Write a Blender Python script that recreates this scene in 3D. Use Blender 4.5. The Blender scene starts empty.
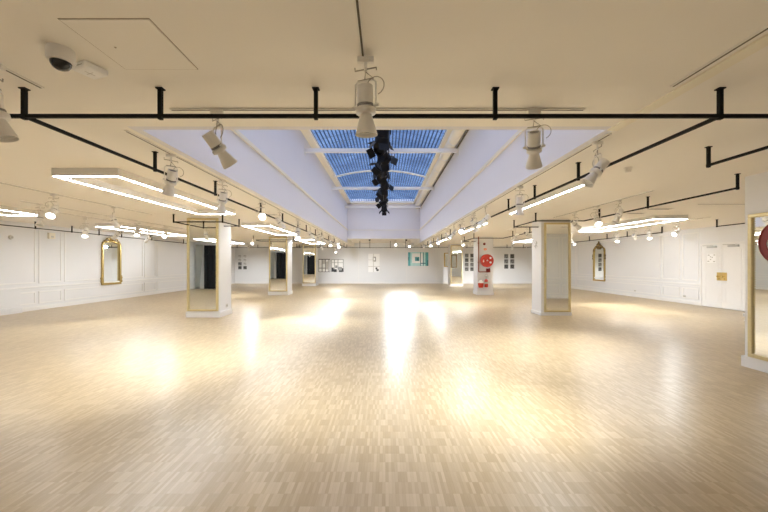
import bpy, bmesh, math, random
from mathutils import Vector, Matrix, Quaternion
random.seed(7)
C = bpy.context.scene.collection
PI = math.pi
EYE = 1.5            # camera height
CEIL = 2.76          # ceiling height
RAIL = EYE + 1.06    # black rail height

# ------------------------------------------------------------------ materials
def mat(name, col, rough=0.5, metal=0.0, var=0.04, scale=6.0, bump=0.0, spec=0.5, emit=None, estr=0.0):
    m = bpy.data.materials.new(name); m.use_nodes = True
    nt = m.node_tree; b = nt.nodes['Principled BSDF']
    tc = nt.nodes.new('ShaderNodeTexCoord')
    nz = nt.nodes.new('ShaderNodeTexNoise'); nz.inputs['Scale'].default_value = scale; nz.inputs['Detail'].default_value = 3
    nt.links.new(tc.outputs['Object'], nz.inputs['Vector'])
    mx = nt.nodes.new('ShaderNodeMix'); mx.data_type = 'RGBA'
    mx.inputs[6].default_value = tuple(max(0, c * (1 - var)) for c in col) + (1,)
    mx.inputs[7].default_value = tuple(min(1, c * (1 + var)) for c in col) + (1,)
    nt.links.new(nz.outputs['Fac'], mx.inputs[0])
    nt.links.new(mx.outputs[2], b.inputs['Base Color'])
    b.inputs['Roughness'].default_value = rough; b.inputs['Metallic'].default_value = metal
    b.inputs['Specular IOR Level'].default_value = spec
    if bump:
        bp = nt.nodes.new('ShaderNodeBump'); bp.inputs['Strength'].default_value = bump; bp.inputs['Distance'].default_value = 0.01
        nt.links.new(nz.outputs['Fac'], bp.inputs['Height']); nt.links.new(bp.outputs['Normal'], b.inputs['Normal'])
    if emit:
        b.inputs['Emission Color'].default_value = tuple(emit) + (1,); b.inputs['Emission Strength'].default_value = estr
    return m

M = {}
M['wall'] = mat('wall_paint', (0.79, 0.80, 0.815), 0.55, var=0.015, scale=1.5)
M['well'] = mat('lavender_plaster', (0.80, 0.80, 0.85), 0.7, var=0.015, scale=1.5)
M['ceil'] = mat('ceiling_paint', (0.91, 0.88, 0.82), 0.6, var=0.012, scale=0.8)
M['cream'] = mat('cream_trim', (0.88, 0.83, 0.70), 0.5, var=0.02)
M['trim'] = mat('white_trim', (0.84, 0.84, 0.835), 0.4, var=0.015)
M['white'] = mat('white_enamel', (0.83, 0.81, 0.76), 0.35, var=0.02)
M['plastic'] = mat('white_plastic', (0.80, 0.78, 0.74), 0.4, var=0.02)
M['wire'] = mat('grey_wire', (0.42, 0.39, 0.34), 0.4, 0.6)
M['grille'] = mat('grey_grille', (0.25, 0.24, 0.23), 0.6, var=0.6, scale=120)
M['black'] = mat('black_steel', (0.006, 0.006, 0.006), 0.6, spec=0.2)
M['blackdev'] = mat('black_fixture', (0.006, 0.006, 0.008), 0.6, spec=0.2)
M['slot'] = mat('dark_track_slot', (0.09, 0.075, 0.055), 0.6)
M['seam'] = mat('panel_joint', (0.40, 0.34, 0.26), 0.8)
M['gold'] = mat('gilt_wood', (0.46, 0.33, 0.11), 0.36, 0.55, var=0.2, scale=25, bump=0.3)
M['palegold'] = mat('pale_gilt', (0.70, 0.60, 0.34), 0.35, 0.45, var=0.12, scale=30, bump=0.3)
M['bronze'] = mat('dark_gilt', (0.20, 0.14, 0.06), 0.42, 0.5, var=0.4, scale=25)
M['brass'] = mat('brass_plate', (0.68, 0.50, 0.18), 0.35, 0.6, var=0.15)
M['mirror'] = mat('mirror_glass', (0.90, 0.92, 0.89), 0.015, 1.0, var=0.005)
M['red'] = mat('fire_red', (0.56, 0.045, 0.025), 0.4, var=0.08)
M['darkred'] = mat('dark_red', (0.20, 0.012, 0.01), 0.45)
M['hose'] = mat('red_hose', (0.42, 0.05, 0.02), 0.55, var=0.2, scale=40)
M['pipe'] = mat('maroon_pipe', (0.23, 0.06, 0.035), 0.4)
M['orange'] = mat('orange_sticker', (0.85, 0.25, 0.08), 0.5)
M['chrome'] = mat('satin_steel', (0.55, 0.55, 0.54), 0.3, 0.9)
M['grey'] = mat('grey_plastic', (0.45, 0.44, 0.41), 0.5)
M['palegrey'] = mat('pale_grey', (0.62, 0.61, 0.58), 0.5)
M['dome'] = mat('dark_dome', (0.02, 0.02, 0.022), 0.08)
M['blackcloth'] = mat('black_drape', (0.006, 0.006, 0.008), 0.9, var=0.3, scale=12)
M['greycloth'] = mat('grey_drape', (0.48, 0.49, 0.46), 0.85, var=0.08, scale=12)
M['paper'] = mat('photo_paper', (0.95, 0.955, 0.955), 0.5, var=0.01)
M['ink'] = mat('black_ink', (0.02, 0.02, 0.022), 0.5)
M['softink'] = mat('grey_ink', (0.32, 0.33, 0.33), 0.5, var=0.5, scale=9)
M['teal'] = mat('teal_ink', (0.10, 0.42, 0.45), 0.45, var=0.25, scale=3)
M['paleteal'] = mat('pale_teal_ink', (0.50, 0.78, 0.79), 0.45, var=0.12, scale=4)
M['deepteal'] = mat('deep_teal_ink', (0.03, 0.20, 0.23), 0.45, var=0.3, scale=7)
M['diff'] = mat('tube_diffuser', (0.9, 0.9, 0.88), 0.4, emit=(0.92, 0.965, 1.03), estr=25.0)
M['diff_low'] = mat('dim_tube_diffuser', (0.9, 0.9, 0.88), 0.4, emit=(0.92, 0.965, 1.03), estr=14.0)
M['lens'] = mat('lit_lamp', (0.9, 0.9, 0.88), 0.4, emit=(1.0, 0.99, 0.97), estr=5.0)
M['lensoff'] = mat('lamp_face', (0.6, 0.6, 0.58), 0.2)

def photo_mat(name, lo, hi, scale):
    m = bpy.data.materials.new(name); m.use_nodes = True
    nt = m.node_tree; b = nt.nodes['Principled BSDF']
    tc = nt.nodes.new('ShaderNodeTexCoord'); nz = nt.nodes.new('ShaderNodeTexNoise')
    nz.inputs['Scale'].default_value = scale; nz.inputs['Detail'].default_value = 4
    rp = nt.nodes.new('ShaderNodeValToRGB')
    rp.color_ramp.elements[0].position = 0.38; rp.color_ramp.elements[0].color = (lo, lo, lo * 1.02, 1)
    rp.color_ramp.elements[1].position = 0.66; rp.color_ramp.elements[1].color = (hi, hi, hi, 1)
    nt.links.new(tc.outputs['Object'], nz.inputs['Vector']); nt.links.new(nz.outputs['Fac'], rp.inputs[0])
    nt.links.new(rp.outputs[0], b.inputs['Base Color']); b.inputs['Roughness'].default_value = 0.45
    return m
M['photo_dark'] = photo_mat('dark_photograph', 0.01, 0.18, 9)
M['photo_mid'] = photo_mat('grey_photograph', 0.04, 0.36, 8)
M['photo_pale'] = photo_mat('pale_photograph', 0.45, 0.80, 8)

def floor_mat():
    m = bpy.data.materials.new('strip_parquet'); m.use_nodes = True
    nt = m.node_tree; N = nt.nodes; L = nt.links; b = N['Principled BSDF']
    tc = N.new('ShaderNodeTexCoord'); sp = N.new('ShaderNodeSeparateXYZ'); L.new(tc.outputs['Object'], sp.inputs[0])
    def math_(op, a, bv=None, bs=None):
        n = N.new('ShaderNodeMath'); n.operation = op; L.new(a, n.inputs[0])
        if bs is not None: L.new(bs, n.inputs[1])
        elif bv is not None: n.inputs[1].default_value = bv
        return n.outputs[0]
    SW, SL = 0.022, 0.12
    ux = math_('DIVIDE', sp.outputs[0], SW); fx = math_('FLOOR', ux)
    uy = math_('DIVIDE', sp.outputs[1], SL); fy = math_('FLOOR', uy)
    cm = N.new('ShaderNodeCombineXYZ'); L.new(fx, cm.inputs[0]); L.new(fy, cm.inputs[1])
    wn = N.new('ShaderNodeTexWhiteNoise'); wn.noise_dimensions = '2D'; L.new(cm.outputs[0], wn.inputs[0])
    # blocks of eight strips have a tone of their own
    bx = math_('FLOOR', math_('DIVIDE', sp.outputs[0], SW * 8))
    cb = N.new('ShaderNodeCombineXYZ'); L.new(bx, cb.inputs[0]); L.new(fy, cb.inputs[1])
    wb = N.new('ShaderNodeTexWhiteNoise'); wb.noise_dimensions = '2D'; L.new(cb.outputs[0], wb.inputs[0])
    big = N.new('ShaderNodeTexNoise'); big.inputs['Scale'].default_value = 0.5; big.inputs['Detail'].default_value = 3
    L.new(tc.outputs['Object'], big.inputs['Vector'])
    grain = N.new('ShaderNodeTexNoise'); grain.inputs['Scale'].default_value = 1.0; grain.inputs['Detail'].default_value = 3
    mp = N.new('ShaderNodeMapping'); mp.inputs['Scale'].default_value = (160, 9, 1); L.new(tc.outputs['Object'], mp.inputs[0]); L.new(mp.outputs[0], grain.inputs['Vector'])
    pw = math_('POWER', wn.outputs[0], 1.5)
    t = math_('MULTIPLY', pw, 0.36)
    t = math_('ADD', t, None, math_('MULTIPLY', wb.outputs[0], 0.07))
    t = math_('ADD', t, None, math_('MULTIPLY', grain.outputs[0], 0.18))
    t = math_('ADD', t, None, math_('MULTIPLY', big.outputs[0], 0.16))
    rp = N.new('ShaderNodeValToRGB'); e = rp.color_ramp.elements
    e[0].position = 0.0; e[0].color = FLOOR_LO; e[1].position = 1.0; e[1].color = FLOOR_HI
    L.new(t, rp.inputs[0])
    # fine joints between the strips
    gx = math_('LESS_THAN', math_('FRACT', ux), 0.05); gy = math_('LESS_THAN', math_('FRACT', uy), 0.010)
    g = math_('MULTIPLY', math_('MAXIMUM', gx, None, gy), 0.30)
    mx = N.new('ShaderNodeMix'); mx.data_type = 'RGBA'; mx.inputs[7].default_value = (0.22, 0.14, 0.07, 1)
    L.new(g, mx.inputs[0]); L.new(rp.outputs[0], mx.inputs[6]); L.new(mx.outputs[2], b.inputs['Base Color'])
    rr = N.new('ShaderNodeMapRange'); rr.inputs[3].default_value = 0.285; rr.inputs[4].default_value = 0.345
    L.new(big.outputs[0], rr.inputs[0]); L.new(rr.outputs[0], b.inputs['Roughness'])
    b.inputs['Specular IOR Level'].default_value = 0.75
    return m
FLOOR_LO = (0.345, 0.24, 0.108, 1); FLOOR_HI = (0.69, 0.565, 0.37, 1)
M['floor'] = floor_mat()

def glazing_mat():
    """ribbed tinted glazing: daylight comes straight through, ribs and cross bars let less through"""
    m = bpy.data.materials.new('ribbed_skylight_glazing'); m.use_nodes = True
    nt = m.node_tree; N = nt.nodes; L = nt.links
    for n in list(N): N.remove(n)
    out = N.new('ShaderNodeOutputMaterial'); tr = N.new('ShaderNodeBsdfTransparent')
    gl = N.new('ShaderNodeBsdfPrincipled'); gl.inputs['Base Color'].default_value = (0.10, 0.16, 0.28, 1); gl.inputs['Roughness'].default_value = 0.35
    ms = N.new('ShaderNodeMixShader'); ms.inputs[0].default_value = 0.22
    tc = N.new('ShaderNodeTexCoord'); sp = N.new('ShaderNodeSeparateXYZ'); L.new(tc.outputs['Object'], sp.inputs[0])
    def mt(op, a, v=None, s=None):
        n = N.new('ShaderNodeMath'); n.operation = op; L.new(a, n.inputs[0])
        if s is not None: L.new(s, n.inputs[1])
        elif v is not None: n.inputs[1].default_value = v
        return n.outputs[0]
    rx = mt('FRACT', mt('DIVIDE', sp.outputs[0], 0.104)); rib = mt('LESS_THAN', rx, 0.34)
    ry = mt('FRACT', mt('DIVIDE', sp.outputs[1], 0.52)); bar = mt('MULTIPLY', mt('LESS_THAN', ry, 0.12), 0.4)
    k = mt('MAXIMUM', rib, None, bar)
    nz = N.new('ShaderNodeTexNoise'); nz.inputs['Scale'].default_value = 1.1; nz.inputs['Detail'].default_value = 4
    L.new(tc.outputs['Object'], nz.inputs['Vector'])
    rp = N.new('ShaderNodeValToRGB')
    rp.color_ramp.elements[0].position = 0.30; rp.color_ramp.elements[0].color = (0.42, 0.50, 0.60, 1)
    rp.color_ramp.elements[1].position = 0.70; rp.color_ramp.elements[1].color = (0.92, 0.95, 0.98, 1)
    L.new(nz.outputs['Fac'], rp.inputs[0])
    mx = N.new('ShaderNodeMix'); mx.data_type = 'RGBA'; mx.inputs[7].default_value = (0.12, 0.13, 0.17, 1)
    L.new(k, mx.inputs[0]); L.new(rp.outputs[0], mx.inputs[6]); L.new(mx.outputs[2], tr.inputs['Color'])
    L.new(tr.outputs[0], ms.inputs[1]); L.new(gl.outputs[0], ms.inputs[2]); L.new(ms.outputs[0], out.inputs['Surface'])
    return m
M['glazing'] = glazing_mat()

# ------------------------------------------------------------------ mesh helpers
def nb(): return bmesh.new()
def box(bm, x0, x1, y0, y1, z0, z1):
    mtx = Matrix.Translation(((x0+x1)/2, (y0+y1)/2, (z0+z1)/2)) @ Matrix.Diagonal((abs(x1-x0), abs(y1-y0), abs(z1-z0), 1))
    bmesh.ops.create_cube(bm, size=1.0, matrix=mtx); return bm
def cyl(bm, a, b, r, r2=None, n=16, caps=True):
    a = Vector(a); b = Vector(b); d = b - a
    q = d.to_track_quat('Z', 'Y').to_matrix().to_4x4()
    bmesh.ops.create_cone(bm, cap_ends=caps, segments=n, radius1=r, radius2=r if r2 is None else r2, depth=d.length,
                          matrix=Matrix.Translation((a+b)/2) @ q); return bm
def ball(bm, c, r, sx=1, sy=1, sz=1, n=14):
    bmesh.ops.create_uvsphere(bm, u_segments=n, v_segments=max(6, n//2), radius=r,
                              matrix=Matrix.Translation(c) @ Matrix.Diagonal((sx, sy, sz, 1))); return bm
def lathe(bm, prof, n=24, mtx=None):
    rings = []
    for r, z in prof:
        ring = []
        for i in range(n):
            a = 2*PI*i/n; v = Vector((r*math.cos(a), r*math.sin(a), z))
            ring.append(bm.verts.new(mtx @ v if mtx else v))
        rings.append(ring)
    for k in range(len(rings)-1):
        for i in range(n):
            j = (i+1) % n
            try: bm.faces.new((rings[k][i], rings[k][j], rings[k+1][j], rings[k+1][i]))
            except ValueError: pass
    return bm
def tube(bm, pts, r, n=8, closed=False):
    pts = [Vector(p) for p in pts]; rings = []; N_ = len(pts)
    up = Vector((0.123, 0.317, 0.94)).normalized()
    for i, p in enumerate(pts):
        if closed: t = pts[(i+1) % N_] - pts[i-1]
        else: t = pts[min(i+1, N_-1)] - pts[max(i-1, 0)]
        t.normalize(); s = t.cross(up).normalized(); u = s.cross(t)
        rings.append([bm.verts.new(p + s*r*math.cos(2*PI*k/n) + u*r*math.sin(2*PI*k/n)) for k in range(n)])
    for i in range(N_ if closed else N_-1):
        A = rings[i]; B = rings[(i+1) % N_]
        for k in range(n): bm.faces.new((A[k], A[(k+1) % n], B[(k+1) % n], B[k]))
    if not closed:
        bm.faces.new(rings[0][::-1]); bm.faces.new(rings[-1])
    return bm
def torus(bm, c, R, r, axis='Z', n=28, m=8):
    pts = []
    for i in range(n):
        a = 2*PI*i/n; x, y = R*math.cos(a), R*math.sin(a)
        v = {'Z': (x, y, 0), 'Y': (x, 0, y), 'X': (0, x, y)}[axis]
        pts.append(Vector(c) + Vector(v))
    return tube(bm, pts, r, m, closed=True)
def obj(name, bm, m, parent=None, smooth=False, bevel=0.0, loc=None):
    bmesh.ops.recalc_face_normals(bm, faces=bm.faces[:])
    me = bpy.data.meshes.new(name); bm.to_mesh(me); bm.free()
    if smooth:
        for p in me.polygons: p.use_smooth = True
        try: me.set_sharp_from_angle(angle=0.7)
        except Exception: pass
    me.materials.append(M[m] if isinstance(m, str) else m)
    o = bpy.data.objects.new(name, me); C.objects.link(o)
    if parent: o.parent = parent
    if loc: o.location = loc
    if bevel:
        bv = o.modifiers.new('bevel', 'BEVEL'); bv.width = bevel; bv.segments = 2; bv.limit_method = 'ANGLE'
    return o
def tag(o, label, cat, group=None):
    o['label'] = label; o['category'] = cat
    if group: o['group'] = group
    return o
def thing(name, label, cat, loc=(0, 0, 0), rz=0.0, group=None):
    o = bpy.data.objects.new(name, None); C.objects.link(o); o.empty_display_size = 0.1
    o.location = loc; o.rotation_euler = (0, 0, rz)
    return tag(o, label, cat, group)
def struct(name, bm, m, bevel=0.0, parent=None, smooth=False):
    o = obj(name, bm, m, parent, smooth=smooth, bevel=bevel); o['kind'] = 'structure'; return o
def dup(o, parent=None, keep=True):
    c = o.copy(); C.objects.link(c)
    if parent: c.parent = parent
    for ch in o.children: dup(ch, c)
    return c

# ------------------------------------------------------------------ room shell
XL, XR, YB, YF = -11.2, 11.2, -1.3, 26.0
WX0, WX1, WY0, WY1 = -2.30, 2.08, 3.30, 21.2      # skylight well
TOP = EYE + 3.6                                    # top of the well walls
REC = EYE + 1.50                                   # raised ceiling beyond the well
NX, NY = 5.24, 5.10                                # near right wall block corner

struct('floor', box(nb(), XL-0.2, XR+0.2, YB-0.2, YF+0.2, -0.12, 0.0), 'floor')
b = nb()
box(b, XL-0.2, WX0-0.08, YB-0.2, YF+0.2, CEIL, CEIL+0.10); box(b, WX1+0.08, XR+0.2, YB-0.2, YF+0.2, CEIL, CEIL+0.10)
box(b, WX0-0.08, WX1+0.08, YB-0.2, WY0-0.08, CEIL, CEIL+0.10)
box(b, WX0-0.08, WX1+0.08, WY1+0.08, YF+0.2, REC, REC+0.10)
box(b, WX0-0.08, WX0, WY1, YF+0.2, CEIL, REC+0.05); box(b, WX1, WX1+0.08, WY1, YF+0.2, CEIL, REC+0.05)
struct('ceiling', b, 'ceil')
struct('wall_left', box(nb(), XL-0.2, XL, YB-0.2, YF+0.2, 0, CEIL), 'wall')
struct('wall_right', box(nb(), XR, XR+0.2, NY, YF+0.2, 0, CEIL), 'wall')
struct('wall_far', box(nb(), XL, XR, YF, YF+0.2, 0, REC), 'wall')
struct('wall_back', box(nb(), XL, NX, YB-0.2, YB, 0, CEIL), 'wall')
struct('wall_right_near', box(nb(), NX, XR+0.2, YB-0.2, NY, 0, CEIL), 'wall')
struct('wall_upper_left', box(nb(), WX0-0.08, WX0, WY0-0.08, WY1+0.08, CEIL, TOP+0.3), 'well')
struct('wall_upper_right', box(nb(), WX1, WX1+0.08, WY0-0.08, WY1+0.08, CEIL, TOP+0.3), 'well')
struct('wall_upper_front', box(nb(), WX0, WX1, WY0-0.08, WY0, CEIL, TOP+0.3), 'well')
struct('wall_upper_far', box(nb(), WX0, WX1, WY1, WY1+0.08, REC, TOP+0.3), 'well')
# cream moulding half way up the well walls and the curb under the glazing
b = nb(); mz = EYE + 2.02
for x0, x1 in ((WX0, WX0+0.035), (WX1-0.035, WX1)): box(b, x0, x1, WY0, WY1, mz-0.03, mz+0.03)
box(b, WX0, WX1, WY1-0.02, WY1, mz-0.012, mz+0.012)
struct('trim_1', b, 'cream')
b = nb()
box(b, WX0, WX0+0.24, WY0, WY1, TOP, TOP+0.12); box(b, WX1-0.40, WX1, WY0, WY1, TOP, TOP+0.12)
box(b, WX0, WX1, WY1-0.30, WY1, TOP, TOP+0.12); box(b, WX0, WX1, WY0, WY0+0.3, TOP, TOP+0.12)
struct('trim_2', b, 'cream')
# pale edge strips on the near ceiling beside the tracks
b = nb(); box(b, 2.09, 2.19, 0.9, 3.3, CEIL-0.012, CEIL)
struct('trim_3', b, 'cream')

# barrel vaulted glazing
b = nb(); gx0, gx1 = WX0+0.22, WX1-0.36; n = 20; prev = None
def vault(u): return TOP + 0.06 + 0.28*(1 - (2*u-1)**2)
for i in range(n+1):
    u = i/n; x = gx0 + (gx1-gx0)*u
    cur = (b.verts.new((x, WY0+0.05, vault(u))), b.verts.new((x, WY1-0.28, vault(u))))
    if prev: b.faces.new((prev[0], cur[0], cur[1], prev[1]))
    prev = cur
for yy, in ((WY1-0.28,), (WY0+0.05,)):                 # tympanum ends
    vs = [b.verts.new((gx0 + (gx1-gx0)*i/n, yy, vault(i/n))) for i in range(n+1)]
    b.faces.new(vs)
gl = struct('window_1', b, 'glazing', smooth=True)

# cross beams, arched hoop, round duct
for i, y in enumerate((5.0, 10.0, 15.0, 20.0)):
    pos = ['nearest the camera, mostly hidden', 'second from the camera', 'third from the camera', 'farthest from the camera'][i]
    t = thing('cross_beam', 'white steel cross beam under the blue skylight, ' + pos, 'beam', (0, y, EYE+3.22), group='skylight cross beams')
    bb = nb(); box(bb, WX0+0.012, WX1-0.012, -0.05, 0.05, -0.055, 0.055)
    obj('bar', bb, 'trim', t, bevel=0.008)
    for x0 in (WX0, WX1-0.012): obj('wall_plate', box(nb(), x0, x0+0.012, -0.10, 0.10, -0.13, 0.13), 'trim', t)
pts = []
for i in range(25):
    u = i/24; pts.append((gx0-0.02+(gx1-gx0-0.02)*u, 14.2, EYE+3.49 + 0.28*(1-(2*u-1)**2)))
tag(obj('arched_hoop', tube(nb(), pts, 0.035, 8), 'cream', smooth=True), 'thin cream arched hoop spanning the blue skylight', 'hoop')
t = thing('round_duct', 'round cream duct running along the right edge of the skylight', 'duct', (1.90, 0, EYE+3.44))
obj('duct_tube', cyl(nb(), (0, WY0+0.02, 0), (0, WY1-0.02, 0), 0.15, n=24), 'cream', t, smooth=True)
for y in (6.6, 9.75, 11.2, 12.6, 14.75, 17.5): obj('band_clamp', cyl(nb(), (0, y-0.02, 0), (0, y+0.02, 0), 0.162, n=24), 'trim', t, smooth=True)
tag(obj('gap_strip', cyl(nb(), (2.06, WY0+0.02, EYE+3.32), (2.06, WY1-0.02, EYE+3.32), 0.02, n=10), 'slot', smooth=True),
    'thin dark conduit running between the round duct and the skylight wall', 'strip')  # dark strip put in for the gap beside the duct

# ------------------------------------------------------------------ wall mouldings
def frame_rect(bm, P, u0, u1, z0, z1, w=0.045, d=0.018):
    """raised rectangular moulding; P(u, z, depth) -> world point"""
    def bar(a0, a1, c0, c1):
        p = P(a0, c0, 0); q = P(a1, c1, d)
        box(bm, min(p[0], q[0]), max(p[0], q[0]), min(p[1], q[1]), max(p[1], q[1]), min(p[2], q[2]), max(p[2], q[2]))
    bar(u0, u1, z0, z0+w); bar(u0, u1, z1-w, z1); bar(u0, u0+w, z0+w, z1-w); bar(u1-w, u1, z0+w, z1-w)
def hbar(bm, P, u0, u1, z0, z1, d):
    p = P(u0, z0, 0); q = P(u1, z1, d)
    box(bm, min(p[0], q[0]), max(p[0], q[0]), min(p[1], q[1]), max(p[1], q[1]), min(p[2], q[2]), max(p[2], q[2]))
def wainscot(name_i, P, u0, u1, edges, gaps=0.10):
    bm = nb(); hbar(bm, P, u0, u1, 0.72, 0.77, 0.035); hbar(bm, P, u0, u1, 0.66, 0.675, 0.015)
    for a, c in edges:
        frame_rect(bm, P, a+gaps/2, c-gaps/2, 0.86, 2.62); frame_rect(bm, P, a+gaps/2, c-gaps/2, 0.20, 0.60)
    struct('trim_%d' % name_i, bm, 'trim', bevel=0.004)
PLw = lambda u, z, d: (XL+d, u, z)
PRw = lambda u, z, d: (XR-d, u, z)
PFw = lambda u, z, d: (u, YF-d, z)
PNw = lambda u, z, d: (u, NY+d, z)
PBw = lambda u, z, d: (u, YB+d, z)
wainscot(4, PLw, YB, YF, [(1.0, 5.5), (5.5, 8.0), (8.0, 11.25), (11.25, 12.15), (12.15, 16.2), (16.2, 17.1), (17.1, 21.5), (21.5, 25.8)])
wainscot(5, PRw, 12.42, YF, [(12.45, 13.25), (13.25, 14.2), (14.2, 20.5), (20.5, 25.8)])
wainscot(6, PRw, NY, 10.80, [(5.3, 10.7)])
wainscot(7, PNw, NX, XR, [(5.3, 7.5), (7.5, 9.3), (9.3, 11.1)])
b = nb()
for x in (-8.6, -2.0, 1.55, 3.75): hbar(b, PFw, x, x+0.03, 0.12, 2.6, 0.012)
hbar(b, PFw, XL, XR, 2.62, 2.66, 0.03)
struct('trim_8', b, 'trim')
for nm, P, u0, u1 in (('left', PLw, YB, YF), ('right', PRw, 12.42, YF), ('right_near', PRw, NY, 10.80), ('far', PFw, XL, XR), ('near_right', PNw, NX, XR), ('back', PBw, XL, NX)):
    bm = nb(); hbar(bm, P, u0, u1, 0, 0.13, 0.025); struct('baseboard_' + nm, bm, 'trim', bevel=0.006)
b = nb(); box(b, XL, XL+0.16, 7.2, 10.65, 0, 0.16); box(b, XL, XL+0.10, 7.2, 10.65, 0.16, 0.72); struct('trim_9', b, 'wall', bevel=0.006)
b = nb(); box(b, NX-0.03, NX, 2.5, NY, 0, 0.16); box(b, NX-0.03, NX+0.2, NY, NY+0.03, 0, 0.16); struct('baseboard_near_pier', b, 'trim', bevel=0.006)

# ------------------------------------------------------------------ double door (right wall)
b = nb(); box(b, XR-0.05, XR, 10.80, 10.87, 0, 2.19); box(b, XR-0.05, XR, 12.35, 12.42, 0, 2.19); box(b, XR-0.05, XR, 10.87, 12.35, 2.12, 2.19)
struct('trim_10', b, 'trim', bevel=0.005)
for i, (y0, y1, hy) in enumerate(((11.615, 12.345, 11.70), (10.875, 11.605, 11.52))):
    d = struct('door_%d' % (i+1), box(nb(), XR-0.035, XR, y0, y1, 0.012, 2.115), 'trim', bevel=0.004)
    bm = nb(); P = lambda u, z, dd: (XR-0.035-dd, u, z)
    frame_rect(bm, P, y0+0.10, y1-0.10, 1.28, 1.98, 0.03, 0.008); frame_rect(bm, P, y0+0.10, y1-0.10, 0.82, 1.20, 0.03, 0.008); frame_rect(bm, P, y0+0.10, y1-0.10, 0.18, 0.74, 0.03, 0.008)
    obj('panel_moulding', bm, 'trim', d)
    h = obj('handle', box(nb(), XR-0.045, XR-0.035, hy-0.085, hy+0.085, 0.93, 1.20), 'brass', d, bevel=0.004)
    kb = nb(); cyl(kb, (XR-0.045, hy, 1.07), (XR-0.10, hy, 1.07), 0.012); ball(kb, (XR-0.11, hy, 1.07), 0.028)
    obj('knob', kb, 'brass', h, smooth=True)
    kb = nb(); cyl(kb, (XR-0.045, hy, 0.985), (XR-0.049, hy, 0.985), 0.014); obj('keyhole', kb, 'bronze', h)
    ym = (y0+y1)/2
    c = obj('door_closer', box(nb(), XR-0.10, XR-0.035, ym-0.20, ym+0.12, 2.03, 2.09), 'chrome', d, bevel=0.006)
    ab = nb(); tube(ab, [(XR-0.07, ym-0.1, 2.10), (XR-0.20, ym+0.16, 2.11), (XR-0.05, ym+0.34, 2.13)], 0.010); obj('closer_arm', ab, 'chrome', c)
    if i == 0:
        s = obj('door_sign', box(nb(), XR-0.041, XR-0.035, ym-0.16, ym+0.16, 1.52, 1.83), 'paper', d)
        sb = nb()
        for k, (dy, dz) in enumerate(((-.11, .11), (.10, .11), (-.10, -.11), (.11, -.10), (-.03, .03), (.03, -.04), (0.03, .05))):
            w = 0.035 if k < 4 else 0.022
            box(sb, XR-0.044, XR-0.041, ym+dy-w, ym+dy+w, 1.675+dz-0.014, 1.675+dz+0.014)
        obj('sign_marks', sb, 'grey', s)

# ------------------------------------------------------------------ columns and tall mirrors
CW, CD = 0.90, 0.74
def column(x0, y0, label, w=CW, CD=CD, ph=0.16):
    t = thing('column', label, 'column', (x0+w/2, y0+CD/2, 0), group='square white columns')
    obj('shaft', box(nb(), -w/2, w/2, -CD/2, CD/2, ph, CEIL), 'wall', t)
    obj('plinth', box(nb(), -w/2-0.025, w/2+0.025, -CD/2-0.025, CD/2+0.025, 0, ph), 'trim', t, bevel=0.01)
    return t
def tall_mirror(label, loc, rz, w, z0, z1, group='tall gilt-framed mirrors on the columns'):
    """mirror facing local -Y, back on local y=0"""
    t = thing('tall_mirror', label, 'mirror', (loc[0], loc[1], z0), rz, group)
    h = z1-z0; f = 0.052; bm = nb()
    box(bm, -w/2, w/2, -0.05, 0, 0, f); box(bm, -w/2, w/2, -0.05, 0, h-f, h)
    box(bm, -w/2, -w/2+f, -0.05, 0, f, h-f); box(bm, w/2-f, w/2, -0.05, 0, f, h-f)
    obj('frame', bm, 'palegold', t, bevel=0.008)
    bm = nb(); q = 0.016
    for sx in (-1, 1):                                # beading along the inner edges
        bm = nb()
        for k in range(int((h-0.06)/0.033)): ball(bm, (sx*(w/2-f-0.004), -0.045, 0.05+k*0.033), q*0.55, n=6)
        obj('beading', bm, 'palegold', t, smooth=True)
    obj('glass', box(nb(), -w/2+f-0.004, w/2-f+0.004, -0.022, -0.006, f-0.004, h-f+0.004), 'mirror', t)
    return t
cols = [(-5.50, 9.70, 'near left square white column with a tall mirror on its front'),
        (-5.50, 16.5, 'middle left square white column with a tall mirror on its front'),
        (-5.50, 23.2, 'far left square white column, its mirror reflecting a black curtain'),
        (4.48, 10.06, 'near right square white column with a tall mirror on its front'),
        (4.37, 16.6, 'white column carrying the red hose reel and fire extinguishers'),
        (4.25, 23.0, 'far right slim white column beside the small photographs')]
for x, y, l in cols:
    if l.startswith('near right'): column(x, y, l, 0.84, 0.64, 0.10)
    elif l.startswith('far right'): column(x, y, l, 0.84)
    elif l.startswith('white column'): column(x, y, l, 0.74)
    else: column(x, y, l)
tall_mirror('tall gold framed mirror on the near left column', (-5.05, 9.70), 0, 0.86, 0.18, CEIL-0.01)
tall_mirror('tall gold framed mirror on the middle left column', (-5.05, 16.5), 0, 0.86, 0.18, CEIL-0.01)
tall_mirror('tall gold framed mirror filled with black curtain on the far left column', (-5.05, 23.2), 0, 0.86, 0.18, CEIL-0.01)
tall_mirror('tall gold framed mirror on the near right column', (4.93, 10.06), 0, 0.76, 0.105, CEIL-0.09)
tall_mirror('tall pale gold framed mirror on the far right column', (4.67, 23.0), 0, 0.78, 0.18, CEIL-0.08)
# rotated so that local -Y looks along world -X
tall_mirror('large gold framed mirror at the right edge, behind the near hose reel', (NX, 4.57), -PI/2, 0.90, 0.165, EYE+0.70)

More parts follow.
